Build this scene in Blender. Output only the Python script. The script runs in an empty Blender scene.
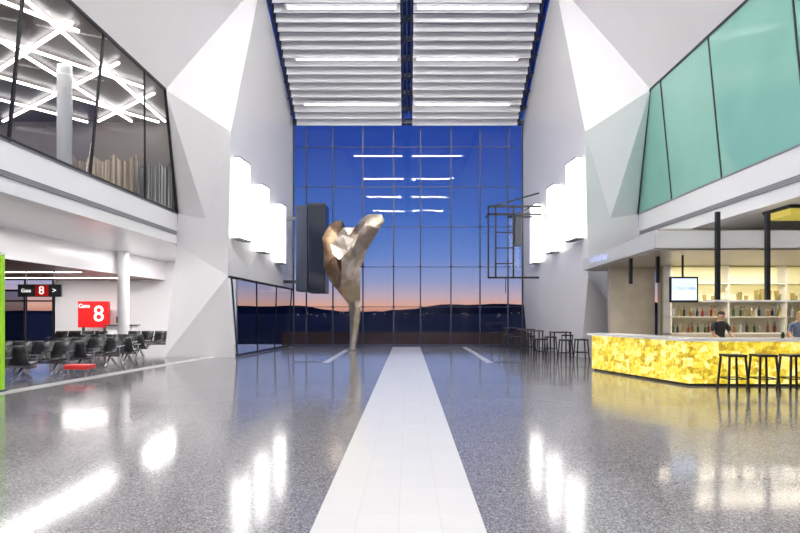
import bpy, bmesh, math, random
from mathutils import Vector, Matrix
random.seed(7)
S=bpy.context.scene
try:
    S.view_settings.view_transform='Standard'
    S.view_settings.look='None'
except Exception: pass
COL=S.collection

# ---------------- materials ----------------
def mat(name,col=(.8,.8,.8),rough=.5,metal=0,emis=None,es=0,spec=.5,coat=0,noise=0,nscale=5):
    m=bpy.data.materials.new(name); m.use_nodes=True
    nt=m.node_tree; b=nt.nodes['Principled BSDF']
    b.inputs['Base Color'].default_value=(*col,1)
    b.inputs['Roughness'].default_value=rough
    b.inputs['Metallic'].default_value=metal
    b.inputs['Specular IOR Level'].default_value=spec
    b.inputs['Coat Weight'].default_value=coat
    if emis:
        b.inputs['Emission Color'].default_value=(*emis,1)
        b.inputs['Emission Strength'].default_value=es
    if noise:
        tc=nt.nodes.new('ShaderNodeTexCoord'); n=nt.nodes.new('ShaderNodeTexNoise')
        n.inputs['Scale'].default_value=nscale; n.inputs['Detail'].default_value=4
        nt.links.new(tc.outputs['Object'],n.inputs['Vector'])
        r=nt.nodes.new('ShaderNodeValToRGB')
        r.color_ramp.elements[0].position=.35; r.color_ramp.elements[1].position=.65
        r.color_ramp.elements[0].color=(*[c*(1-noise) for c in col],1)
        r.color_ramp.elements[1].color=(*[min(1,c*(1+noise)) for c in col],1)
        nt.links.new(n.outputs['Fac'],r.inputs['Fac']); nt.links.new(r.outputs['Color'],b.inputs['Base Color'])
    return m
def glassmat(name,tint,refl=1.0,ior=1.5):
    m=bpy.data.materials.new(name); m.use_nodes=True; nt=m.node_tree
    for n in list(nt.nodes):
        if n.type!='OUTPUT_MATERIAL': nt.nodes.remove(n)
    out=[n for n in nt.nodes if n.type=='OUTPUT_MATERIAL'][0]
    t=nt.nodes.new('ShaderNodeBsdfTransparent'); t.inputs[0].default_value=(*tint,1)
    g=nt.nodes.new('ShaderNodeBsdfGlossy'); g.inputs['Roughness'].default_value=.01
    f=nt.nodes.new('ShaderNodeFresnel'); f.inputs[0].default_value=ior
    mm=nt.nodes.new('ShaderNodeMath'); mm.operation='MULTIPLY'; mm.inputs[1].default_value=refl
    mx=nt.nodes.new('ShaderNodeMixShader')
    nt.links.new(f.outputs[0],mm.inputs[0]); nt.links.new(mm.outputs[0],mx.inputs[0])
    nt.links.new(t.outputs[0],mx.inputs[1]); nt.links.new(g.outputs[0],mx.inputs[2]); nt.links.new(mx.outputs[0],out.inputs[0])
    return m
def emit(name,col,s): return mat(name,(.8,.8,.8),.5,emis=col,es=s)

M_wall=mat('white_panel',(.88,.87,.89),.3,noise=.01,nscale=.6)
M_white=mat('white_gloss',(.88,.88,.89),.22)
M_soff=mat('soffit_white',(.86,.84,.85),.22)
M_louv=mat('louvre_white',(.82,.82,.85),.5)
M_black=mat('black_steel',(.015,.015,.018),.4)
M_dark=mat('dark_grey',(.04,.045,.055),.35)
M_mull=mat('mullion_steel',(.05,.06,.10),.4,metal=.3)
M_chrome=mat('chrome',(.6,.6,.62),.2,metal=1)
M_grey=mat('slot_grey',(.22,.22,.25),.5)
M_slot=mat('slot_mid',(.35,.35,.38),.5)
M_wood=mat('wood_brown',(.20,.095,.05),.35,noise=.25,nscale=3)
M_woodl=mat('timber_beige',(.52,.48,.44),.4,noise=.08,nscale=2)
M_red=mat('red_sign',(.60,.015,.015),.3,emis=(.7,.01,.01),es=.2)
M_redseat=mat('red_vinyl',(.65,.03,.03),.35)
M_wtext=emit('white_text',(1,1,1),1.0)
M_btext=emit('blue_text',(.05,.15,.7),.8)
M_seat=mat('seat_black',(.018,.018,.022),.35)
M_lamp=emit('wall_lamp_glow',(1,.97,.94),5)
M_strip=emit('ceiling_strip_glow',(1,.975,.96),170)
M_slope=emit('slope_strip_glow',(1,.97,.95),4)
M_strip2=emit('tube_glow',(1,.98,.96),7)
M_lime=mat('lime_panel',(.30,.6,.02),.3,emis=(.35,.75,.03),es=.15)
M_glass=glassmat('facade_glass',(.88,.93,1.0),.6)
M_roofglass=glassmat('roof_glass',(.16,.20,.28),.4)
M_glassi=glassmat('interior_glass',(.74,.76,.78),1.0)
M_green=mat('frosted_green_glass',(.22,.46,.385),.09,spec=.8,noise=.08,nscale=.35,emis=(.25,.58,.47),es=.11)  # faint emission stands in for light coming from behind the panes
M_screen=emit('screen_glow',(.55,.72,.95),1.1)
M_shelf=emit('shelf_yellow_glow',(.80,.68,.20),.6)
M_ylw=mat('yellow_panel',(.65,.52,.10),.4,emis=(.9,.75,.12),es=.35)
M_ground=mat('night_ground',(.012,.010,.014),.9,noise=.4,nscale=.05)
M_hill=mat('hill_dark',(.012,.010,.018),1)
M_city=emit('city_light',(1,.6,.3),2)
M_city2=emit('city_light_white',(1,.9,.8),2)
M_line=mat('floor_line_white',(.78,.77,.77),.14)

def terrazzo():
    m=bpy.data.materials.new('terrazzo'); m.use_nodes=True; nt=m.node_tree; b=nt.nodes['Principled BSDF']
    tc=nt.nodes.new('ShaderNodeTexCoord')
    v=nt.nodes.new('ShaderNodeTexVoronoi'); v.inputs['Scale'].default_value=85
    nt.links.new(tc.outputs['Object'],v.inputs['Vector'])
    s=nt.nodes.new('ShaderNodeSeparateColor'); nt.links.new(v.outputs['Color'],s.inputs[0])
    r=nt.nodes.new('ShaderNodeValToRGB'); cr=r.color_ramp; cr.interpolation='CONSTANT'
    cr.elements[0].position=0; cr.elements[0].color=(.12,.115,.125,1)
    cr.elements[1].position=.22; cr.elements[1].color=(.20,.193,.205,1)
    for p,c in ((.5,(.255,.248,.26)),(.78,(.32,.31,.325)),(.93,(.45,.44,.45))):
        e=cr.elements.new(p); e.color=(*c,1)
    nt.links.new(s.outputs[0],r.inputs['Fac'])
    n=nt.nodes.new('ShaderNodeTexNoise'); n.inputs['Scale'].default_value=.8
    nt.links.new(tc.outputs['Object'],n.inputs['Vector'])
    r2=nt.nodes.new('ShaderNodeMapRange'); r2.inputs['To Min'].default_value=.92; r2.inputs['To Max'].default_value=1.08
    nt.links.new(n.outputs['Fac'],r2.inputs['Value'])
    mx=nt.nodes.new('ShaderNodeVectorMath'); mx.operation='SCALE'
    nt.links.new(r.outputs['Color'],mx.inputs[0]); nt.links.new(r2.outputs[0],mx.inputs['Scale'])
    nt.links.new(mx.outputs[0],b.inputs['Base Color'])
    b.inputs['Roughness'].default_value=.115
    return m
def stonestrip():
    m=bpy.data.materials.new('white_stone_tile'); m.use_nodes=True; nt=m.node_tree; b=nt.nodes['Principled BSDF']
    tc=nt.nodes.new('ShaderNodeTexCoord'); br=nt.nodes.new('ShaderNodeTexBrick')
    br.offset=0; br.inputs['Scale'].default_value=1
    br.inputs['Color1'].default_value=(.76,.75,.72,1); br.inputs['Color2'].default_value=(.74,.73,.71,1)
    br.inputs['Mortar'].default_value=(.66,.65,.63,1); br.inputs['Mortar Size'].default_value=.003
    br.inputs['Brick Width'].default_value=.3425; br.inputs['Row Height'].default_value=.34
    mp=nt.nodes.new('ShaderNodeMapping'); mp.inputs['Location'].default_value=(.76,0,0)
    nt.links.new(tc.outputs['Object'],mp.inputs[0]); nt.links.new(mp.outputs[0],br.inputs['Vector'])
    nt.links.new(br.outputs['Color'],b.inputs['Base Color']); b.inputs['Roughness'].default_value=.18
    return m
def onyx():
    m=bpy.data.materials.new('backlit_onyx'); m.use_nodes=True; nt=m.node_tree; b=nt.nodes['Principled BSDF']
    tc=nt.nodes.new('ShaderNodeTexCoord')
    v=nt.nodes.new('ShaderNodeTexVoronoi'); v.inputs['Scale'].default_value=7; v.distance='CHEBYCHEV'
    n=nt.nodes.new('ShaderNodeTexNoise'); n.inputs['Scale'].default_value=7; n.inputs['Detail'].default_value=7; n.inputs['Distortion'].default_value=1.5
    nt.links.new(tc.outputs['Object'],v.inputs['Vector']); nt.links.new(tc.outputs['Object'],n.inputs['Vector'])
    s=nt.nodes.new('ShaderNodeSeparateColor'); nt.links.new(v.outputs['Color'],s.inputs[0])
    k=nt.nodes.new('ShaderNodeMath'); k.operation='MULTIPLY'; k.inputs[1].default_value=.45; nt.links.new(s.outputs[0],k.inputs[0])
    a=nt.nodes.new('ShaderNodeMath'); a.operation='ADD'; nt.links.new(k.outputs[0],a.inputs[0]); nt.links.new(n.outputs['Fac'],a.inputs[1])
    h=nt.nodes.new('ShaderNodeMath'); h.operation='SUBTRACT'; h.inputs[1].default_value=.25; nt.links.new(a.outputs[0],h.inputs[0])
    r=nt.nodes.new('ShaderNodeValToRGB'); cr=r.color_ramp
    cr.elements[0].position=.18; cr.elements[0].color=(.34,.20,.005,1)
    cr.elements[1].position=.80; cr.elements[1].color=(1,.90,.50,1)
    for p,c in ((.35,(.58,.42,.015)),(.52,(.85,.66,.05))):
        e=cr.elements.new(p); e.color=(*c,1)
    nt.links.new(h.outputs[0],r.inputs['Fac'])
    b.inputs['Base Color'].default_value=(.30,.24,.05,1); nt.links.new(r.outputs['Color'],b.inputs['Emission Color'])
    b.inputs['Emission Strength'].default_value=1.15; b.inputs['Roughness'].default_value=.3
    return m
M_terr=terrazzo(); M_stone=stonestrip(); M_onyx=onyx()

# ---------------- mesh helpers ----------------
def obj(name,me,m=None,parent=None):
    o=bpy.data.objects.new(name,me); COL.objects.link(o)
    if m: me.materials.append(m)
    if parent: o.parent=parent
    return o
def empty(name,loc=(0,0,0)):
    o=bpy.data.objects.new(name,None); COL.objects.link(o); o.empty_display_size=.2
    return o
def poly(name,vs,fs,m,parent=None,thick=0):
    me=bpy.data.meshes.new(name); me.from_pydata([tuple(v) for v in vs],[],fs); me.update()
    o=obj(name,me,m,parent)
    if thick:
        md=o.modifiers.new('s','SOLIDIFY'); md.thickness=thick; md.offset=0
    return o
class B:
    """accumulates boxes and bars into one mesh"""
    def __init__(s): s.v=[]; s.f=[]
    def box(s,x0,x1,y0,y1,z0,z1):
        n=len(s.v)
        s.v+=[(x0,y0,z0),(x1,y0,z0),(x1,y1,z0),(x0,y1,z0),(x0,y0,z1),(x1,y0,z1),(x1,y1,z1),(x0,y1,z1)]
        s.f+=[tuple(n+i for i in q) for q in ((0,3,2,1),(4,5,6,7),(0,1,5,4),(1,2,6,5),(2,3,7,6),(3,0,4,7))]
        return s
    def bar(s,a,b,w=.05,h=None,up=(0,0,1)):
        h=h or w; a=Vector(a); b=Vector(b); d=(b-a).normalized(); u=Vector(up)
        if abs(d.dot(u))>.98: u=Vector((0,1,0))
        r=d.cross(u).normalized(); u=r.cross(d).normalized(); n=len(s.v)
        for p in (a,b):
            for i,j in ((-1,-1),(1,-1),(1,1),(-1,1)): s.v.append(tuple(p+r*i*w/2+u*j*h/2))
        s.f+=[tuple(n+i for i in q) for q in ((0,1,2,3),(7,6,5,4),(0,4,5,1),(1,5,6,2),(2,6,7,3),(3,7,4,0))]
        return s
    def cyl(s,x,y,z0,z1,r,r2=None,n=16):
        r2=r if r2 is None else r2; k=len(s.v)
        for z,rr in((z0,r),(z1,r2)):
            for i in range(n):
                a=2*math.pi*i/n; s.v.append((x+rr*math.cos(a),y+rr*math.sin(a),z))
        for i in range(n):
            j=(i+1)%n; s.f.append((k+i,k+j,k+n+j,k+n+i))
        s.f.append(tuple(k+i for i in reversed(range(n)))); s.f.append(tuple(k+n+i for i in range(n)))
        return s
    def mk(s,name,m,parent=None,bevel=0):
        me=bpy.data.meshes.new(name); me.from_pydata(s.v,[],s.f); me.update()
        o=obj(name,me,m,parent)
        if bevel:
            md=o.modifiers.new('b','BEVEL'); md.width=bevel; md.segments=2; md.limit_method='ANGLE'
        return o
def text(name,body,size,loc,m,parent=None,rz=0,ext=.005,align='CENTER'):
    c=bpy.data.curves.new(name,'FONT'); c.body=body; c.size=size; c.extrude=ext; c.align_x=align; c.align_y='CENTER'
    o=bpy.data.objects.new(name,c); COL.objects.link(o); o.location=loc; o.rotation_euler=(math.pi/2,0,rz)
    c.materials.append(m)
    if parent: o.parent=parent
    return o

YB=-30
# ---------------- floor ----------------
poly('floor',[(-25,YB,0),(16,YB,0),(16,28.2,0),(16,30.2,0),(-25,30.2,0)],[(0,1,2,3,4)],M_terr)
poly('floor_stone_strip',[(-.76,YB,.004),(.61,YB,.004),(.61,28.0,.004),(-.76,28.0,.004)],[(0,1,2,3)],M_stone)
poly('floor_inlay_lines',[(-2.92,19,.004),(-2.68,19,.004),(-2.68,28,.004),(-2.92,28,.004),
  (2.68,19,.004),(2.92,19,.004),(2.92,28,.004),(2.68,28,.004),
  (-9.1,9,.004),(-8.65,9,.004),(-7.4,21.3,.004),(-7.85,21.3,.004),
  (-7.85,21.0,.0045),(-5.9,27.9,.0045),(-5.7,27.9,.0045),(-7.5,21.0,.0045)],[(0,1,2,3),(4,5,6,7),(8,9,10,11),(12,15,14,13)],M_line)
B().box(-4.0,-2.95,19.3,19.5,.003,.012).box(2.95,4.0,19.3,19.5,.003,.012).mk('floor_vent_grille',M_dark)

# ---------------- faceted side walls ----------------
def side(s,nm):
    V=[(9.4,21.6,0),(6.6,21.4,0),(6.6,20.5,3.05),(5.75,28.1,2.85),(5.75,28.1,11.3),(5.75,22,14.8),(6.45,20.4,8.3),
       (8.8,20.3,9.8),(9.2,22.4,5.65),(9.2,22.3,4.44),(5.75,17,16.4),(5.75,YB,16.7),(8.8,YB,9.8),
       (9.4,28.1,0),(9.4,28.1,4.44),(6.0,28.1,0),(7.7,21.3,5.3)]
    F=[(0,1,2,9),(9,2,16,8),(8,16,7),(2,6,16),(16,6,7),(2,3,4,6),(6,4,5),(7,6,5),(7,5,10,11,12),(0,9,14,13)]
    if s>0: F.append((1,15,3,2))
    V=[(s*x,y,z) for x,y,z in V]
    return poly('wall_'+nm,V,F,M_wall)
side(-1,'left'); side(1,'right')

for s,nm in ((-1,'left'),(1,'right')):
    X=9.2*s; Xo=9.55*s
    b=B(); b.box(min(X,Xo),max(X,Xo),YB,22.35,4.44,5.65); b.mk('wall_%s_balcony_band'%nm,M_white)
    Xi=X-s*.02
    b=B(); b.box(min(X+s*.02,Xi),max(X+s*.02,Xi),YB,22.2,4.80,4.95); b.mk('trim_%s_air_slot'%nm,M_slot)
    b=B()
    for k in range(3):
        b.box(min(X+s*.02,X-s*.03),max(X+s*.02,X-s*.03),YB,22.2,4.80+k*.055,4.82+k*.055)
    b.mk('trim_%s_air_blades'%nm,M_grey)
    b=B(); b.box(min(X,X-s*.02),max(X,X-s*.02),YB,22.35,5.62,5.67); b.mk('trim_%s_band_cap'%nm,M_grey)
# vertical wall lamps
def inner(d,z):
    lo=5.75+.85*(28.1-d)/7.6; hi=5.75+.70*(28.1-d)/8.0
    return lo+(hi-lo)*max(0,min(1,(z-3)/5.3))
for s in (-1,1):
    for d0,d1,z0,z1 in ((20.75,21.8,4.5,7.45),(23.2,23.95,4.27,7.0),(25.5,26.2,4.02,6.65)):
        p=empty('wall_light')
        a0=inner(d0,5.8)+.05; a1=inner(d1,5.8)+.05
        def pr(q0,q1,w,e,zz0,zz1,nm,m):
            pts=[(s*q0,d0-e),(s*(q0-w),d0-e),(s*(q1-w),d1+e),(s*q1,d1+e)]
            v=[(x,y,zz0) for x,y in pts]+[(x,y,zz1) for x,y in pts]
            poly(nm,v,[(0,1,2,3),(7,6,5,4),(0,4,5,1),(1,5,6,2),(2,6,7,3),(3,7,4,0)],m,p)
        pr(a0,a1,.27,0,z0,z1,'diffuser',M_lamp); pr(a0,a1,.29,.02,z1,z1+.06,'cap_top',M_slot); pr(a0,a1,.29,.02,z0-.06,z0,'cap_bottom',M_slot)
B().box(-25,16,YB-.2,YB,0,17).mk('wall_rear',M_wall)

# ---------------- glass facade ----------------
Y=28.1
poly('window_1',[(-5.95,Y,0),(5.95,Y,0),(5.75,Y,11.3),(-5.75,Y,11.3)],[(0,1,2,3)],M_glass)
b=B()
xs=[-5.72,-5.08,-3.75,-2.25,-.72,.62,2.15,3.6,5.0,5.72]
for x in xs: b.box(x-.03,x+.03,Y-.16,Y-.04,0,11.3)
for z in (2.0,4.0,6.0,8.0,10.0): b.box(-5.8,5.8,Y-.06,Y-.03,z-.015,z+.015)
b.box(-5.9,5.9,Y-.12,Y+.1,0,.12).box(-5.8,5.8,Y-.15,Y+.1,11.15,11.4)
for x in xs[1:-1]:
    for z in (2,4,6,8,10): b.box(x-.09,x+.09,Y-.2,Y-.05,z-.03,z+.03)
b.mk('trim_window_1_mullions',M_mull)

# ---------------- louvred ceiling ----------------
path=[(27.75,10.95),(22.3,14.5),(17,15.8),(8,16.1),(YB+.3,16.1)]
L=[0]
for i in range(len(path)-1): L.append(L[-1]+math.dist(path[i],path[i+1]))
def at(s):
    for i in range(len(path)-1):
        if s<=L[i+1] or i==len(path)-2:
            t=(s-L[i])/(L[i+1]-L[i]); a,c=path[i],path[i+1]
            d=Vector((0,c[0]-a[0],c[1]-a[1])).normalized()
            return Vector((0,a[0]+(c[0]-a[0])*t,a[1]+(c[1]-a[1])*t)),d
ceil=empty('ceiling_louvres')
for nm,x0,x1 in (('left_panel',-5.5,-.32),('right_panel',.22,5.4)):
    b=B(); s=.05
    while s<L[-1]:
        c,t=at(s)
        if c.y>17: dr=Vector((0,-.12,.993)); up=Vector((0,.993,.12))*.015
        else: dr=Vector((0,.30,.954)); up=Vector((0,.954,-.30))*.015
        H=.33
        p=c; q=c+dr*H; k=len(b.v)
        for e in (p,q):
            for xx in (x0,x1):
                for sg in (-1,1): b.v.append((xx,e.y+up.y*sg,e.z+up.z*sg))
        for q4 in ((0,1,3,2),(4,6,7,5),(0,4,5,1),(2,3,7,6),(0,2,6,4),(1,5,7,3)): b.f.append(tuple(k+i for i in q4))
        b.box(x0,x1,c.y-.05,c.y+.01,c.z-.012,c.z+.012)
        s+=.40
    b.mk(nm,M_louv,ceil)
    b=B()
    for xx in (x0+.9,(x0+x1)/2,x1-.9):
        for i in range(len(path)-1):
            b.bar((xx,path[i][0],path[i][1]+.45),(xx,path[i+1][0],path[i+1][1]+.45),.1,.12)
    b.mk(nm+'_carriers',M_grey,ceil)
b=B()
for x in (-5.66,-.24,-.05,.14,5.56):
    for i in range(len(path)-1):
        b.bar((x,path[i][0],path[i][1]+.5),(x,path[i+1][0],path[i+1][1]+.5),.07,.22)
s=.3
while s<L[-1]:
    c,t=at(s); b.bar((-5.75,c.y,c.z+.62),(5.75,c.y,c.z+.62),.16,.2)
    c2,_=at(min(s+.5,L[-1])); 
    for xa,xb in ((-5.75,-5.45),(-.32,.22),(5.4,5.75)): b.bar((xa,c.y,c.z+.3),(xb,c2.y,c2.z+.3),.05)
    s+=.9
b.mk('trim_skylight_beams',M_mull)
v=[];f=[]
for i,(yy,zz) in enumerate(path): v+=[(-5.8,yy,zz+.8),(5.8,yy,zz+.8)]
for i in range(len(path)-1): f.append((2*i,2*i+1,2*i+3,2*i+2))
poly('ceiling_skylight_glass',v,f,M_roofglass)
ld=[(26.6,11.70),(24.65,12.97),(22.75,14.2),(15,15.87),(6,16.1),(-2.6,16.1),(-11.7,16.1),(-21,16.1)]
for d,z in ld:
    p=empty('ceiling_strip_light')
    sl = d>22; b=B()
    for x0,x1 in ((-4.9,-.5),(.4,4.8)):
        w=.04 if sl else .11
        b.box(x0,x1,d-w,d+w,z-.14 if sl else z-.36,z-.10 if sl else z-.32)
    b.mk('tube',M_slope if sl else M_strip,p)
    b=B()
    for x0,x1 in ((-5.0,-.45),(.35,4.9)): b.box(x0,x1,d-.08,d+.08,(z-.10 if sl else z-.32),z+.02)
    b.mk('housing',M_louv,p)

# ---------------- left mezzanine ----------------
poly('window_2',[(-9.2,5,5.65),(-9.2,22.4,5.65),(-8.8,20.3,9.8),(-8.8,5,9.8)],[(0,1,2,3)],M_glassi)
b=B()
for d in (9.6,12.9,16.2,19.6): b.bar((-9.2,d,5.65),(-8.8,d-(.9 if d>19 else 0),9.8),.06,.06)
b.bar((-9.2,22.3,5.65),(-8.8,20.3,9.8),.09,.09); b.bar((-8.8,5,9.8),(-8.8,20.3,9.8),.08,.08); b.bar((-9.2,5,5.7),(-9.2,22.3,5.7),.06,.06)
b.mk('window_2_frame',M_black)
B().box(-22,-9.6,4,24,4.6,5.0).mk('floor_mezzanine',M_woodl)
B().box(-22,-8.9,4,24,9.85,10.0).mk('ceiling_mezzanine',mat('mezz_ceiling',(.13,.105,.095),.35))
B().box(-22,-9.4,23.9,24.1,5.0,9.85).mk('wall_mezzanine_end',mat('mezz_wall',(.20,.17,.155),.25))
B().box(-22.1,-22,4,24,5.0,9.85).mk('wall_mezzanine_far',mat('mezz_wall2',(.30,.27,.24),.4))
b=B()
for (a,c) in (((-9.4,8),(-21,15.5)),((-9.4,10.5),(-21,18)),((-9.3,13),(-21,21)),((-9.3,15.5),(-20.5,23.5)),((-9.3,18),(-17,23.5)),((-9.3,20.5),(-13,23.5)),
              ((-13,6),(-9.3,12.5)),((-16,6.5),(-9.4,16)),((-19,7),(-9.4,20)),((-21.5,9),(-10.5,23.6)),((-21.5,13),(-13.5,23.6)),
              ((-9.6,9),(-10.2,23.5)),((-12.6,8),(-11.6,23.5))):
    b.bar((a[0],a[1],9.74),(c[0],c[1],9.74),.08,.07)
p=empty('mezzanine_light_tubes'); b.mk('tubes',M_strip2,p)
c=empty('round_column'); B().cyl(-11.1,18.1,5.0,9.68,.22,n=32).mk('shaft',M_white,c); B().cyl(-11.1,18.1,5.0,5.12,.3,n=32).mk('collar',M_chrome,c)
def drape(x0,x1,y,z0,z1,m,parent,nm):
    v=[];f=[];N=60
    for i in range(N+1):
        x=x0+(x1-x0)*i/N; dy=.12*math.sin(i*1.1)+.05*math.sin(i*2.3)
        v+=[(x,y+dy,z0),(x,y+dy*.6,z1-.3*abs(math.sin(i*.16)))]
    for i in range(N): f.append((2*i,2*i+2,2*i+3,2*i+1))
    poly(nm,v,f,m,parent,.02)
M_gold=mat('bronze_mesh',(.55,.46,.36),.35,metal=.5)
p=empty('bronze_curtain'); drape(-14,-11.3,23.3,5.05,8.3,M_gold,p,'drape_a'); drape(-11.2,-9.8,23.2,5.05,8.0,mat('silver_mesh',(.5,.5,.5),.3,metal=.7),p,'drape_b')
B().box(-22,-9.6,4,22.3,4.51,4.6).mk('ceiling_slab_left',M_white)

# ---------------- right frosted glass ----------------
poly('window_3',[(9.2,5,5.65),(9.2,22.4,5.65),(8.8,20.3,9.8),(8.8,5,9.8)],[(3,2,1,0)],M_green)
b=B()
for d in (9.4,12.9,16.4,19.5): b.bar((9.18,d,5.65),(8.78,d,9.8),.035,.035)
b.bar((9.18,22.35,5.65),(8.78,20.3,9.8),.07,.05); b.bar((8.78,5,9.8),(8.78,20.3,9.8),.05,.05)
b.mk('window_3_frame',M_dark)

# ---------------- left lower hall ----------------
B().box(-13,-9.56,YB,30,4.44,4.5).mk('ceiling_left_upper',M_soff)
B().box(-13.15,-13,YB,30,3.45,4.44).mk('ceiling_left_fascia',M_soff)
B().box(-25,-13.15,YB,30,3.45,3.55).mk('ceiling_left_wood',M_wood)
b=B()
for y in (19,24,28): b.box(-24,-14,y-.03,y+.03,3.43,3.452)
b.mk('ceiling_left_lights',emit('soffit_lights',(1,.95,.9),7))
B().box(-18.9,-9.2,30,30.2,0,4.5).mk('wall_left_hall_back',M_wall)
B().box(-25.2,-25,YB,30.2,0,3.6).mk('wall_left_hall_side',M_wall)
poly('window_4',[(-25,30.05,0),(-18.9,30.05,0),(-18.9,30.05,3.45),(-25,30.05,3.45)],[(0,1,2,3)],M_glass)
b=B()
for x in (-25,-23.5,-22,-20.5,-19): b.box(x-.04,x+.04,29.95,30.1,0,3.45)
b.box(-25,-18.9,29.95,30.1,.0,.15).box(-25,-18.9,29.95,30.1,2.3,2.38)
b.mk('window_4_frame',M_black)
c=empty('round_column'); B().cyl(-12.7,25,0,4.43,.24,n=32).mk('shaft',M_white,c); B().cyl(-12.7,25,0,.12,.28,n=32).mk('base',M_chrome,c)
g=empty('gate_sign')
b=B().box(-17.1,-15.5,29.0,29.15,.95,2.30); b.mk('panel',M_red,g,bevel=.01)
text('numeral','8',1.15,(-16.0,28.97,1.62),M_wtext,g); text('label','Gate',.3,(-16.75,28.97,2.05),M_wtext,g)
B().box(-16.9,-16.8,29.03,29.12,0,.95).box(-15.8,-15.7,29.03,29.12,0,.95).mk('legs',M_dark,g)
g=empty('hanging_sign')
B().box(-15.3,-13.6,21.95,22.05,2.33,2.82).mk('board',M_dark,g,bevel=.01)
B().box(-14.6,-14.1,21.93,21.95,2.36,2.79).mk('red_field',M_red,g)
text('numeral','8',.45,(-14.35,21.92,2.57),M_wtext,g); text('label','Gate',.2,(-14.95,21.92,2.57),M_wtext,g); text('arrow','>',.3,(-13.85,21.92,2.57),M_wtext,g)
B().bar((-15,22,2.82),(-15,22,3.45),.03).bar((-13.9,22,2.82),(-13.9,22,3.45),.03).mk('rods',M_chrome,g)
g=empty('boarding_desk')
B().box(-15.2,-13.9,28.2,28.8,0,1.05).mk('body',M_white,g,bevel=.02); B().box(-15.3,-13.8,28.1,28.9,1.05,1.1).mk('top',M_dark,g)
B().box(-14.8,-14.3,28.4,28.44,1.18,1.5).box(-14.58,-14.52,28.42,28.5,1.1,1.2).mk('monitor',M_black,g)
g=empty('glass_partition')
b=B()
for x in (-17.8,-16.6,-15.4): b.bar((x,22.5,0),(x+.0,22.5,2.6),.06)
b.bar((-17.8,22.5,2.6),(-15.4,22.5,2.6),.08).bar((-17.8,22.5,0),(-16.6,22.5,2.6),.06); b.mk('frame',M_black,g)
poly('pane',[(-17.8,22.5,0),(-15.4,22.5,0),(-15.4,22.5,2.6),(-17.8,22.5,2.6)],[(0,1,2,3)],glassmat('smoke_glass',(.25,.32,.4),1),g)
for x in (-12.2,-11.2,-10.4):
    g=empty('wall_poster'); B().box(x-.3,x+.3,29.93,30,1.0,1.9).mk('frame',M_black,g); B().box(x-.26,x+.26,29.91,29.93,1.04,1.86).mk('print',emit('poster_print',(.5,.35,.3),.5),g)
g=empty('information_pylon')
B().box(-9.35,-8.72,12.0,12.12,.05,2.95).mk('panel',M_lime,g,bevel=.01); B().box(-9.4,-8.7,11.95,12.17,0,.05).mk('foot',M_dark,g); B().box(-9.37,-8.71,11.99,12.13,2.95,3.0).mk('cap',M_white,g)
# left ground-floor side glazing
A=Vector((-6.6,21.5,0)); C=Vector((-5.98,28.0,0))
poly('window_5',[A,C,(-5.76,28.0,2.85),(-6.58,20.65,3.0)],[(0,1,2,3)],glassmat('side_glass',(.75,.82,.88),1.0))
b=B()
for t in (0.02,.35,.68,.98):
    q=A.lerp(C,t); tp=Vector((-6.58,20.7,3.0)).lerp(Vector((-5.76,28,2.9)),t); b.bar(q,tp,.05)
b.bar((A.x,A.y,.06),(C.x,C.y,.06),.08); b.bar((-6.58,20.6,3.03),(-5.76,28,2.87),.08)
b.mk('window_5_frame',M_black)

def bench(x0,y,n,face,m=M_seat):
    g=empty('airport_bench'); w=.58
    prof=[(.48,.46),(.42,.475),(.25,.44),(.08,.43),(0,.47),(-.05,.58),(-.10,.75),(-.15,.90)]
    v=[];f=[]
    for i in range(n):
        xa=x0-i*w-.03; xb=x0-(i+1)*w+.03; k=len(v)
        for (py,pz) in prof:
            for tx in (0,.5,1):
                v.append((xa+(xb-xa)*tx,y+face*py+(face*-.03 if tx==.5 and pz>.5 else 0),pz-(.02 if tx==.5 and pz<.5 else 0)))
        for r in range(len(prof)-1):
            for c in range(2): f.append((k+r*3+c,k+r*3+c+1,k+r*3+c+4,k+r*3+c+3))
    o=poly('seat_shells',v,f,m,g); md=o.modifiers.new('s','SOLIDIFY'); md.thickness=.045; md.offset=0
    for q in o.data.polygons: q.use_smooth=True
    b=B(); b.box(x0-n*w,x0,y+face*.2-.03,y+face*.2+.03,.32,.39)
    for x in (x0-.3,x0-n*w+.3):
        b.bar((x,y+face*.2,.34),(x,y+face*.5,.03),.05); b.bar((x,y+face*.2,.34),(x,y-face*.15,.03),.05); b.bar((x,y+face*.55,.03),(x,y-face*.2,.03),.05,.03)
    for i in range(n+1):
        x=x0-i*w; b.bar((x,y+face*.42,.64),(x,y-face*.06,.66),.05,.03); b.bar((x,y+face*.22,.37),(x,y+face*.3,.64),.03)
    b.mk('frame',M_chrome,g)
for i,(x,y,fc) in enumerate(((-9.25,13.0,-1),(-9.25,13.7,1),(-9.2,15.4,-1),(-9.2,16.1,1),(-9.1,17.9,-1),(-9.1,18.6,1),(-9.9,20.4,-1),(-9.9,21.1,1))):
    bench(x,y,4,fc)
for (x,y,fc) in ((-13.2,24.5,-1),(-10.0,24.5,-1)): bench(x,y,4,fc)
g=empty('red_bench')
B().box(-9.0,-8.35,14.6,15.0,.22,.34).mk('cushion',M_redseat,g,bevel=.03)
b=B()
for x in (-8.92,-8.45):
    for y in (14.66,14.94): b.box(x-.02,x+.02,y-.02,y+.02,0,.22)
b.mk('legs',M_chrome,g)

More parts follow.
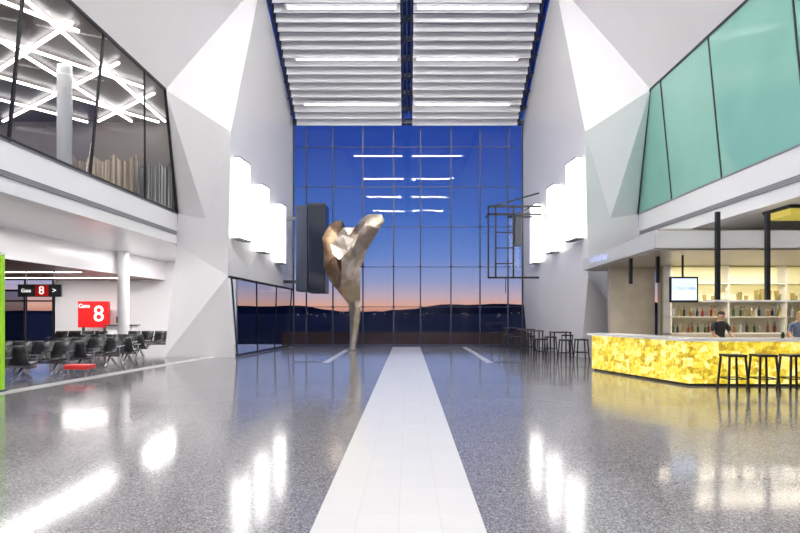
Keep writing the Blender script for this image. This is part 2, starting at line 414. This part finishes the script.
# ---------------- sculpture ----------------
def metal2(name,c1,c2,r=.25,sc=1.0):
    m=mat(name,c1,r,metal=1); nt=m.node_tree; bb=nt.nodes['Principled BSDF']
    tc=nt.nodes.new('ShaderNodeTexCoord'); n=nt.nodes.new('ShaderNodeTexNoise'); n.inputs['Scale'].default_value=sc; n.inputs['Detail'].default_value=6; n.inputs['Distortion'].default_value=1.0
    rp=nt.nodes.new('ShaderNodeValToRGB'); rp.color_ramp.elements[0].position=.40; rp.color_ramp.elements[1].position=.6
    rp.color_ramp.elements[0].color=(*c1,1); rp.color_ramp.elements[1].color=(*c2,1)
    nt.links.new(tc.outputs['Object'],n.inputs['Vector']); nt.links.new(n.outputs['Fac'],rp.inputs['Fac']); nt.links.new(rp.outputs['Color'],bb.inputs['Base Color'])
    return m
M_br=metal2('bronze_brown',(.34,.20,.11),(.60,.42,.27),.33,1.3)
M_sil=metal2('champagne_silver',(.85,.77,.66),(.56,.45,.34),.28,1.3)
K=.0459
def P3(px,py,dy): return ((px-408)*K,25.5+dy,(350-py)*K)
def facet(nm,pts,faces,m,parent,th=.05):
    v=[P3(*p) for p in pts]
    o=poly(nm,v,faces,m,parent)
    md=o.modifiers.new('sub','SUBSURF'); md.subdivision_type='SIMPLE'; md.levels=2; md.render_levels=2
    md=o.modifiers.new('sm','SMOOTH'); md.factor=.25; md.iterations=1
    md=o.modifiers.new('s','SOLIDIFY'); md.thickness=th; md.offset=0
    return o
g=empty('bronze_sculpture')
# twisting hollow leg (six-sided, narrowing to the foot)
secs=[(350,350,356),(341,350.5,357.5),(330,350.5,359.5),(318,350,361),(307,348.5,361.5),(297,345.5,361),(287,342.5,360),(276,342,360),(266,344,360.5)]
v=[];f=[];n=6
for j,(py,xl,xr) in enumerate(secs):
    cx=(xl+xr)/2; w=(xr-xl)/2; tw=j*.16
    for i in range(n):
        a=2*math.pi*i/n+tw; v.append(P3(cx+w*math.cos(a)*1.05,py,w*K*1.1*math.sin(a)))
for j in range(len(secs)-1):
    for i in range(n):
        k=(i+1)%n; f.append((j*n+i,j*n+k,(j+1)*n+k,(j+1)*n+i))
f.append(tuple(range(n))[::-1]); f.append(tuple((len(secs)-1)*n+i for i in range(n)))
poly('leg',v,f,M_sil,g)
facet('left_wing',[(349,305,-.1),(340,292,-.3),(331,281,-.1),(324,267,.2),(322,251,.35),(322.5,238,.2),(330,226,.0),(337,222.5,-.2),(343,222,-.1),
                   (341,240,-.75),(338,258,-.85),(343,276,-.7),(350,285,-.2),(350,262,-.1),(349,240,-.1)],
      [(0,1,11,12),(1,2,11),(2,3,10,11),(3,4,10),(4,5,9,10),(5,6,9),(6,7,9),(7,8,9),(8,14,9),(9,14,13,10),(10,13,12,11)],M_br,g)
facet('central_sheet',[(352,303,-.45),(361,300,-.2),(343,288,-.75),(361,285,-.25),(345,270,-1.0),(361,268,-.3),(352,262,-.8),(343,252,-1.0),(356,250,-.95),(368,250,-.2),
                       (340,238,-.8),(351,238,-.5),(361,238,-1.0),(374,240,-.2),(345,230,-.5),(356,230,-.35),(367,228,-.9),(380,230,-.3),(363,222,-.5),(370,218,-.7),(382,216.5,-.4),(385,223,-.3)],
      [(0,1,3,2),(2,3,5,4),(4,5,6),(4,6,8,7),(6,5,9,8),(7,8,11,10),(8,12,11),(8,9,13,12),(10,11,14),(11,15,14),(11,12,15),(12,16,15),(12,13,17,16),(15,16,18),(16,19,18),(16,17,21,20,19)],M_sil,g)
facet('back_sheet',[(350,300,.3),(359,296,.3),(333,276,.6),(359,272,.5),(326,255,.8),(346,255,1.0),(366,251,.4),(326,238,.7),(346,236,1.0),(371,241,.4),(332,226,.4),(347,229,.6),(364,223,.3),(380,225,.2)],
      [(0,1,3,2),(2,3,5,4),(3,6,5),(4,5,8,7),(5,6,9,8),(7,8,11,10),(8,9,12,11),(9,13,12)],M_br,g)
facet('shoulder_flap',[(334,247,-1.0),(346,239,-1.3),(358,243,-1.2),(352,255,-1.25),(343,263,-1.15),(336,257,-1.0)],[(0,1,3),(1,2,3),(0,3,4,5)],M_sil,g)
B().cyl(-2.535,25.5,0,.05,.3,n=32).mk('base_plate',M_chrome,g)

# ---------------- suspended display left & gantry right ----------------
g=empty('suspended_display_screen')
B().box(-5.15,-4.62,25.7,26.9,2.7,6.65).mk('side_cabinet',mat('smoked_panel',(.05,.06,.09),.12),g,bevel=.02)
B().box(-4.58,-3.8,25.7,26.9,2.62,6.75).mk('main_cabinet',mat('cabinet_black',(.02,.022,.028),.3),g,bevel=.02)
B().box(-5.84,-5.0,26.5,26.6,6.1,6.25).box(-5.9,-5.0,26.5,26.6,3.1,3.25).mk('brackets',M_dark,g)
B().box(-4.53,-3.85,25.685,25.7,2.75,6.65).mk('screen_face',mat('screen_glass',(.02,.025,.04),.06),g)
g=empty('steel_gantry')
b=B()
for z in (6.45,6.1): b.box(3.6,6.0,25.2,25.28,z,z+.09)
b.box(3.6,5.9,25.2,25.28,3.25,3.33)
for x in (3.62,3.95,4.75): b.box(x-.035,x+.035,25.2,25.28,3.25,6.5)
b.bar((3.62,25.24,6.45),(5.9,25.24,7.1),.06).bar((4.75,25.24,6.1),(5.6,25.24,6.5),.05)
for z in (3.9,4.6,5.3): b.box(3.95,4.75,25.22,25.26,z,z+.05)
b.box(4.6,6.0,25.9,25.98,6.1,6.2).box(3.6,3.68,25.2,26,6.1,6.18).bar((4.4,25.24,3.3),(4.4,25.24,2.6),.03)
b.mk('frame',M_black,g)
B().box(4.8,5.1,25.1,25.35,4.7,6.0).mk('control_box',M_dark,g,bevel=.02)

# ---------------- bar (right) ----------------
bar=empty('bar_counter')
outer=[(5.45,16.6),(6.5,13.0),(15.8,12.65)]
inn=[(6.1,16.8),(7.0,13.65),(15.8,13.35)]
def prism(pts,z0,z1):
    n=len(pts); v=[(x,y,z0) for x,y in pts]+[(x,y,z1) for x,y in pts]
    f=[tuple(range(n))[::-1],tuple(range(n,2*n))]+[(i,(i+1)%n,n+(i+1)%n,n+i) for i in range(n)]
    return v,f
v,f=prism(outer+inn[::-1],.06,1.04); poly('onyx_front',v,f,M_onyx,bar)
o2=[(5.32,16.65),(6.42,12.9),(15.85,12.55)]; i2=[(6.2,16.85),(7.1,13.8),(15.85,13.5)]
v,f=prism(o2+i2[::-1],1.04,1.10); poly('top',v,f,M_white,bar)
v,f=prism([(5.52,16.6),(6.55,13.06),(15.8,12.72)]+inn[::-1],0,.06); poly('plinth',v,f,M_black,bar)
B().box(7.4,15,13.6,14.0,.85,.9).mk('worktop',M_chrome,bar)
b=B(); 
for x,y,h in ((9.3,13.1,.28),(9.5,13.15,.22),(10.2,13.1,.3),(8.9,13.3,.15)): b.cyl(x,y,1.1,1.1+h*.65,.04).cyl(x,y,1.1+h*.65,1.1+h,.035,.014)
b.mk('counter_bottles',mat('dark_bottle',(.03,.05,.02),.1),bar)
bb=empty('back_bar_shelving')
B().box(8.2,15.8,17.4,18.0,0,1.05).mk('cabinet',M_woodl,bb)
B().box(8.2,15.8,17.95,18.05,1.05,3.2).mk('back_panel',mat('backbar_panel',(.60,.58,.54),.4),bb)
b=B()
for z in (1.05,1.56,2.06,2.6): b.box(8.2,15.8,17.5,17.95,z,z+.03)
for x in (8.2,10.0,11.8,13.6,15.7): b.box(x,x+.05,17.5,17.95,1.05,3.2)
b.mk('shelves',M_white,bb)
B().box(8.3,15.7,17.9,17.94,2.10,2.58).box(8.3,15.7,17.9,17.94,2.66,3.15).mk('lit_panels',M_shelf,bb)
bcs=[(.05,.10,.04),(.30,.15,.05),(.6,.62,.62),(.25,.04,.03),(.5,.38,.12),(.04,.05,.06)]
slots=[]
for z in (1.08,1.59):
    x=8.35
    while x<15.6: slots.append((x,z)); x+=random.uniform(.13,.24)
random.shuffle(slots)
for ci,c in enumerate(bcs):
    b=B()
    for (x,z) in slots[ci::6]:
        h=random.uniform(.26,.38); y=random.uniform(17.6,17.8)
        b.cyl(x,y,z,z+h*.58,.038,n=10).cyl(x,y,z+h*.58,z+h*.72,.038,.013,n=10).cyl(x,y,z+h*.72,z+h,.013,n=8)
    b.mk('bottles_%d'%(ci+1),mat('bottle_%d'%ci,c,.1),bb)
b=B()
x=8.5
while x<15.6:
    b.cyl(x,17.7,2.09,2.09+random.uniform(.12,.4),.05,.07,n=10); x+=random.uniform(.16,.5)
b.mk('glassware',mat('brown_jars',(.5,.38,.15),.2),bb)
B().box(6.7,8.2,18.6,18.8,0,3.2).mk('wall_back_timber',M_woodl)
B().box(8.2,15.9,18.2,18.4,0,4.44).mk('wall_behind_shelving',mat('bar_rear_wall',(.45,.42,.36),.5))
B().box(15.9,16.1,YB,30,0,4.5).mk('wall_far_right',M_woodl)
B().box(9.56,15.9,YB,22.3,4.44,4.5).mk('ceiling_right',M_soff)
cn=empty('bar_canopy')
v,f=prism([(5.87,13.3),(15.8,13.1),(15.8,20.2),(6.3,20.2)],3.24,3.65); poly('slab',v,f,mat('canopy_white',(.68,.67,.66),.35),cn)
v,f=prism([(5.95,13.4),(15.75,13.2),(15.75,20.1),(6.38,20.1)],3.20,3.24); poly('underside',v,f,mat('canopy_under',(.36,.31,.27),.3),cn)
text('bar_lettering','cocktail bar',.3,(6.05,17.8,3.44),M_btext,cn,rz=-math.pi/2+.06)
b=B()
for x in (7.2,8.36,9.6,10.9): b.box(x-.045,x+.045,12.98,13.07,2.0,4.05)
b.mk('posts',M_black,cn)
B().box(7.1,12,12.95,13.45,1.96,2.0).mk('rack_shelf',M_white,cn)
b=B(); x=7.3
while x<12: b.cyl(x,13.25,2.0,2.0+random.uniform(.08,.2),.04,.05,n=10); x+=random.uniform(.25,.7)
b.mk('rack_jars',mat('jar_gold',(.5,.42,.15),.2),cn)
B().box(6.1,6.18,15.4,15.48,2.5,3.2).box(6.62,6.70,14.9,14.98,2.5,3.2).mk('hangers',M_black,cn)
g=empty('soffit_light_box'); B().box(9.7,11.5,14.2,15.2,4.2,4.40).mk('body',M_ylw,g); B().box(9.65,11.55,14.15,15.25,4.36,4.44).mk('rim',M_black,g)
tv=empty('television')
B().box(6.78,7.52,14.5,14.56,1.97,2.64).mk('casing',M_black,tv,bevel=.01)
B().box(6.83,7.47,14.485,14.5,2.03,2.59).mk('display',M_screen,tv)
text('display_text','LONG BAR',.12,(7.15,14.48,2.33),M_btext,tv)
B().bar((7.15,14.58,2.5),(7.15,14.58,3.2),.04).mk('pole',M_black,tv)

def stool(x,y,back=True,h=.76,rz=0):
    g=empty('bar_stool'); b=B(); w=.2
    b.box(-w,w,-w,w,h-.05,h)
    for sx in (-1,1):
        for sy in (-1,1): b.bar((sx*.17,sy*.17,h-.04),(sx*.22,sy*.22,0),.04)
    for sx in (-1,1): b.bar((sx*.2,-.2,.28),(sx*.2,.2,.28),.025); b.bar((-.2,sx*.2,.28),(.2,sx*.2,.28),.025)
    if back: b.bar((-.18,-.18,h),(-.19,-.22,h+.14),.03); b.bar((.18,-.18,h),(.19,-.22,h+.14),.03); b.bar((-.2,-.22,h+.15),(.2,-.22,h+.15),.03,.05)
    o=b.mk('frame',M_black,g,bevel=.006); g.location=(x,y,0); g.rotation_euler=(0,0,rz); return g
for x in (7.08,7.74,8.40,9.1): stool(x,12.2,False,.80)
M_dt=mat('dark_timber',(.05,.035,.03),.4)
def hightable(x,y):
    g=empty('high_table'); b=B(); b.box(-.33,.33,-.33,.33,.97,1.01)
    for sx in (-1,1):
        for sy in (-1,1): b.bar((sx*.29,sy*.29,.97),(sx*.29,sy*.29,0),.05)
    for sx in (-1,1): b.bar((sx*.29,-.29,.3),(sx*.29,.29,.3),.03)
    b.mk('frame',M_dt,g,bevel=.005); g.location=(x,y,0)
for x,y in ((5.1,24.2),(5.6,20.6),(4.9,26.7),(5.0,22.3)):
    hightable(x,y)
for x,y in ((4.4,24.2),(5.1,23.5),(4.9,20.6),(6.25,20.2),(5.6,19.9),(4.3,22.3),(5.7,22.4),(4.2,26.7),(5.5,26.2)): stool(x,y,random.random()<.4,.76,random.choice((0,math.pi/2,math.pi)))

# ---------------- people ----------------
M_skin=mat('skin',(.62,.38,.27),.5); M_hairm=mat('hair_dark',(.03,.018,.012),.5); M_hairb=mat('hair_fair',(.35,.22,.10),.5)
M_eye=mat('eye',(.03,.02,.02),.2); M_lip=mat('lips',(.5,.18,.15),.5)
def person(nm,loc,rz,shirt,pants,hair,hand_t,tilt=.25,scale=1):
    g=empty(nm)
    P={'pel':(0,0,.95,.15,.11),'sp':(0,-.01,1.12,.13,.10),'ch':(0,-.03,1.3,.16,.11),'nb':(0,-.03,1.45,.07,.065),'nk':(0,-.06,1.53,.052,.055),'hd':(0,-.08,1.58,.05,.05)}
    E=[('pel','sp'),('sp','ch'),('ch','nb'),('nb','nk'),('nk','hd')]
    for s,t in ((-1,'l'),(1,'r')):
        hx,hy,hz=hand_t; hx=hx*s
        P.update({'sh'+t:(s*.185,-.03,1.41,.062,.062),'el'+t:(s*.25,-.10,1.16,.043,.043),'wr'+t:(hx,hy,hz,.027,.03),'pm'+t:(hx-s*.01,hy-.06,hz-.01,.036,.018),
         'hp'+t:(s*.10,0,.90,.095,.10),'kn'+t:(s*.11,-.02,.49,.06,.06),'an'+t:(s*.11,.02,.09,.04,.045),'to'+t:(s*.13,-.16,.04,.04,.03)})
        E+=[('nb','sh'+t),('sh'+t,'el'+t),('el'+t,'wr'+t),('wr'+t,'pm'+t),('pel','hp'+t),('hp'+t,'kn'+t),('kn'+t,'an'+t),('an'+t,'to'+t)]
    ks=list(P); me=bpy.data.meshes.new('b'); me.from_pydata([P[k][:3] for k in ks],[(ks.index(a),ks.index(c)) for a,c in E],[])
    o=bpy.data.objects.new('tmp',me); COL.objects.link(o)
    md=o.modifiers.new('sk','SKIN'); md.use_smooth_shade=True
    for i,k in enumerate(ks):
        sv=me.skin_vertices[0].data[i]; sv.radius=P[k][3:5]; sv.use_root=(k=='pel')
    o.modifiers.new('ss','SUBSURF').levels=2
    bpy.context.view_layer.update()
    dg=bpy.context.evaluated_depsgraph_get(); m2=bpy.data.meshes.new_from_object(o.evaluated_get(dg)); bpy.data.objects.remove(o)
    m2.materials.clear()
    for mm in (shirt,pants,M_skin,M_black): m2.materials.append(mm)
    for q in m2.polygons:
        c=q.center; q.use_smooth=True
        elb=abs(c.x)>.2 and c.z<1.24 and c.z>.98 or (c.y<-.17 and c.z>.98)
        q.material_index=3 if c.z<.1 else 1 if c.z<.95 else 2 if (c.z>1.475 and abs(c.x)<.1) or elb else 0
    body=bpy.data.objects.new('body',m2); COL.objects.link(body); body.parent=g
    for s in (-1,1):
        hx,hy,hz=hand_t; hx=hx*s-s*.01; hy-=.075; hz-=.01
        vs=[];es=[];rad=[]
        for i,ln in enumerate((.065,.078,.072,.055)):
            fx=hx+(i-1.5)*.021*-s; k=len(vs)
            vs+=[(fx,hy+.02,hz),(fx,hy-ln*.45,hz-.005),(fx,hy-ln*.8,hz-.025),(fx,hy-ln,hz-.045)]; rad+=[.009,.0085,.008,.007]; es+=[(k,k+1),(k+1,k+2),(k+2,k+3)]
        k=len(vs); vs+=[(hx-s*.03,hy+.045,hz),(hx-s*.055,hy+.015,hz-.01),(hx-s*.06,hy-.015,hz-.025)]; rad+=[.011,.01,.008]; es+=[(k,k+1),(k+1,k+2)]
        me=bpy.data.meshes.new('fingers'); me.from_pydata(vs,es,[]); fo=obj('fingers',me,M_skin,g)
        md=fo.modifiers.new('sk','SKIN'); md.use_smooth_shade=True
        for i,r in enumerate(rad):
            me.skin_vertices[0].data[i].radius=(r,r)
            me.skin_vertices[0].data[i].use_root = i in (0,4,8,12,16)
        fo.modifiers.new('ss','SUBSURF').levels=1
    H=empty('head_group'); H.parent=g; H.location=(0,-.085,1.62); H.rotation_euler=(tilt,0,0)
    bm=bmesh.new(); bmesh.ops.create_uvsphere(bm,u_segments=32,v_segments=24,radius=1)
    for vv in bm.verts:
        x,y,z=vv.co; w=1-.28*max(0,-z)**1.5
        nx=x*.076*w; ny=y*.096*(1-.12*max(0,-z)); nz=z*.118
        if y<0:
            nose=math.exp(-((x/.16)**2+((z+.12)/.22)**2)); ny-=nose*.022
            eye=math.exp(-(((abs(x)-.42)/.18)**2+((z-.05)/.13)**2)); ny+=eye*.010
            chin=math.exp(-((x/.35)**2+((z+.85)/.2)**2)); ny-=chin*.012
        vv.co=(nx,ny,nz)
    me=bpy.data.meshes.new('head'); bm.to_mesh(me); bm.free(); ho=obj('head',me,M_skin,H)
    for q in me.polygons: q.use_smooth=True
    def ell(n2,c,r,mm,cut=None):
        bm=bmesh.new(); bmesh.ops.create_uvsphere(bm,u_segments=24,v_segments=16,radius=1)
        if cut: bmesh.ops.delete(bm,geom=[v for v in bm.verts if cut(v.co)],context='VERTS')
        for v in bm.verts: v.co=Vector((v.co.x*r[0]+c[0],v.co.y*r[1]+c[1],v.co.z*r[2]+c[2]))
        me=bpy.data.meshes.new(n2); bm.to_mesh(me); bm.free()
        for q in me.polygons: q.use_smooth=True
        return obj(n2,me,mm,H)
    h=ell('hair',(0,.012,.018),(.086,.102,.115),hair,lambda c:(c.y<-.25 and c.z<.38) or (c.z<-.45) or (c.y<.1 and c.z<-.05)); md=h.modifiers.new('s','SOLIDIFY'); md.thickness=.012
    for s in (-1,1):
        ell('ear',(s*.078,.005,-.005),(.012,.02,.032),M_skin); ell('eye',(s*.031,-.083,.006),(.013,.008,.008),M_eye); ell('brow',(s*.031,-.092,.028),(.018,.006,.004),hair)
    ell('mouth',(0,-.092,-.055),(.024,.007,.007),M_lip)
    g.location=loc; g.rotation_euler=(0,0,rz); g.scale=(scale,)*3
    return g
M_sh1=mat('black_shirt',(.02,.02,.025),.7); M_sh2=mat('blue_shirt',(.12,.16,.28),.7); M_pant=mat('black_trousers',(.02,.02,.02),.8)
person('bartender',(7.97,14.35,0),.15,M_sh1,M_pant,M_hairm,(.17,-.40,1.0),.35)
person('customer',(10.05,14.4,0),-.3,M_sh2,M_pant,M_hairb,(.18,-.40,1.0),.1,.99)

# ---------------- outside ----------------
poly('ground_outside',[(-3000,28.3,-.25),(3000,28.3,-.25),(3000,4000,-.25),(-3000,4000,-.25)],[(0,1,2,3)],M_ground)
v=[];f=[];N=160
for i in range(N+1):
    x=-1500+3000*i/N
    h=14+7*math.sin(i*.13+1)+4*math.sin(i*.31)+2*math.sin(i*.77)+random.uniform(-1,1)*1.0
    if x>-50: h+=5
    v+=[(x,1150,-1),(x,1250,h),(x,1500,h*.4-3)]
for i in range(N):
    f+=[(3*i,3*i+3,3*i+4,3*i+1),(3*i+1,3*i+4,3*i+5,3*i+2)]
poly('hills',v,f,M_hill)
def pts(nm,n,m,ymin,ymax,r):
    b=B()
    for i in range(n):
        y=random.uniform(ymin,ymax); x=random.uniform(-.24,.24)*y; z=random.uniform(-.1,1.6); s=r*y
        b.box(x-s,x+s,y-s,y+s,z,z+2*s)
    b.mk(nm,m)
pts('city_lights',20,M_city,120,900,.0004); pts('street_lights',10,M_city2,120,900,.0004)
B().box(-7,7,31,31.15,-.25,.65).mk('terrace_parapet',mat('parapet_brown',(.08,.035,.03),.6))
b=B()
for x in (-4.5,-1.8,1.5,4.2): b.box(x-.5,x+.5,32,32.8,-.25,.5)
b.mk('planter_boxes',M_hill)

# ---------------- world ----------------
w=bpy.data.worlds.new('dusk'); S.world=w; w.use_nodes=True; nt=w.node_tree
bg=nt.nodes['Background']; tc=nt.nodes.new('ShaderNodeTexCoord'); sp=nt.nodes.new('ShaderNodeSeparateXYZ'); r=nt.nodes.new('ShaderNodeValToRGB')
nt.links.new(tc.outputs['Generated'],sp.inputs[0]); nt.links.new(sp.outputs['Z'],r.inputs['Fac']); nt.links.new(r.outputs['Color'],bg.inputs['Color'])
cr=r.color_ramp; cr.elements[0].position=0; cr.elements[0].color=(.55,.22,.16,1); cr.elements[1].position=1; cr.elements[1].color=(.008,.018,.10,1)
for p,c in ((.012,(.80,.40,.28)),(.028,(.60,.42,.46)),(.055,(.32,.35,.56)),(.10,(.15,.25,.58)),(.17,(.06,.15,.50)),(.28,(.024,.07,.36)),(.45,(.015,.04,.24))):
    e=cr.elements.new(p); e.color=(*c,1)
bg.inputs['Strength'].default_value=1.0

# ---------------- added fill lamps ----------------
def area(nm,loc,sx,sy,en,col=(1,.97,.94),rot=(0,0,0)):
    l=bpy.data.lights.new(nm,'AREA'); l.shape='RECTANGLE'; l.size=sx; l.size_y=sy; l.energy=en; l.color=col
    o=bpy.data.objects.new(nm,l); COL.objects.link(o); o.location=loc; o.rotation_euler=rot
area('hall_fill',(-11,16,4.4),.6,10,300)  # area lights added to brighten the left hall, no fixtures modelled
area('hall_fill',(-11,26,4.4),.6,5,260)
area('gate_fill',(-17,27,3.4),5,.3,260)  # added lamp that lifts the gate end of the hall
area('bar_fill',(9.5,14.6,3.15),4,.15,65,(1,.9,.72))  # warm area lights added below the canopy to brighten the bar
area('bar_fill',(10,16.8,3.15),5,.15,80,(1,.9,.72))
area('bar_ceiling_fill',(12,12,4.4),.3,2,60)  # extra area light added over the right end of the bar

# ---------------- camera ----------------
cd=bpy.data.cameras.new('camera'); cam=bpy.data.objects.new('camera',cd); COL.objects.link(cam)
cam.location=(0,0,1.7); cam.rotation_euler=(math.pi/2,0,0)
cd.sensor_width=36; cd.lens=25.2; cd.shift_x=-.01; cd.shift_y=.058; cd.clip_end=6000
S.camera=cam
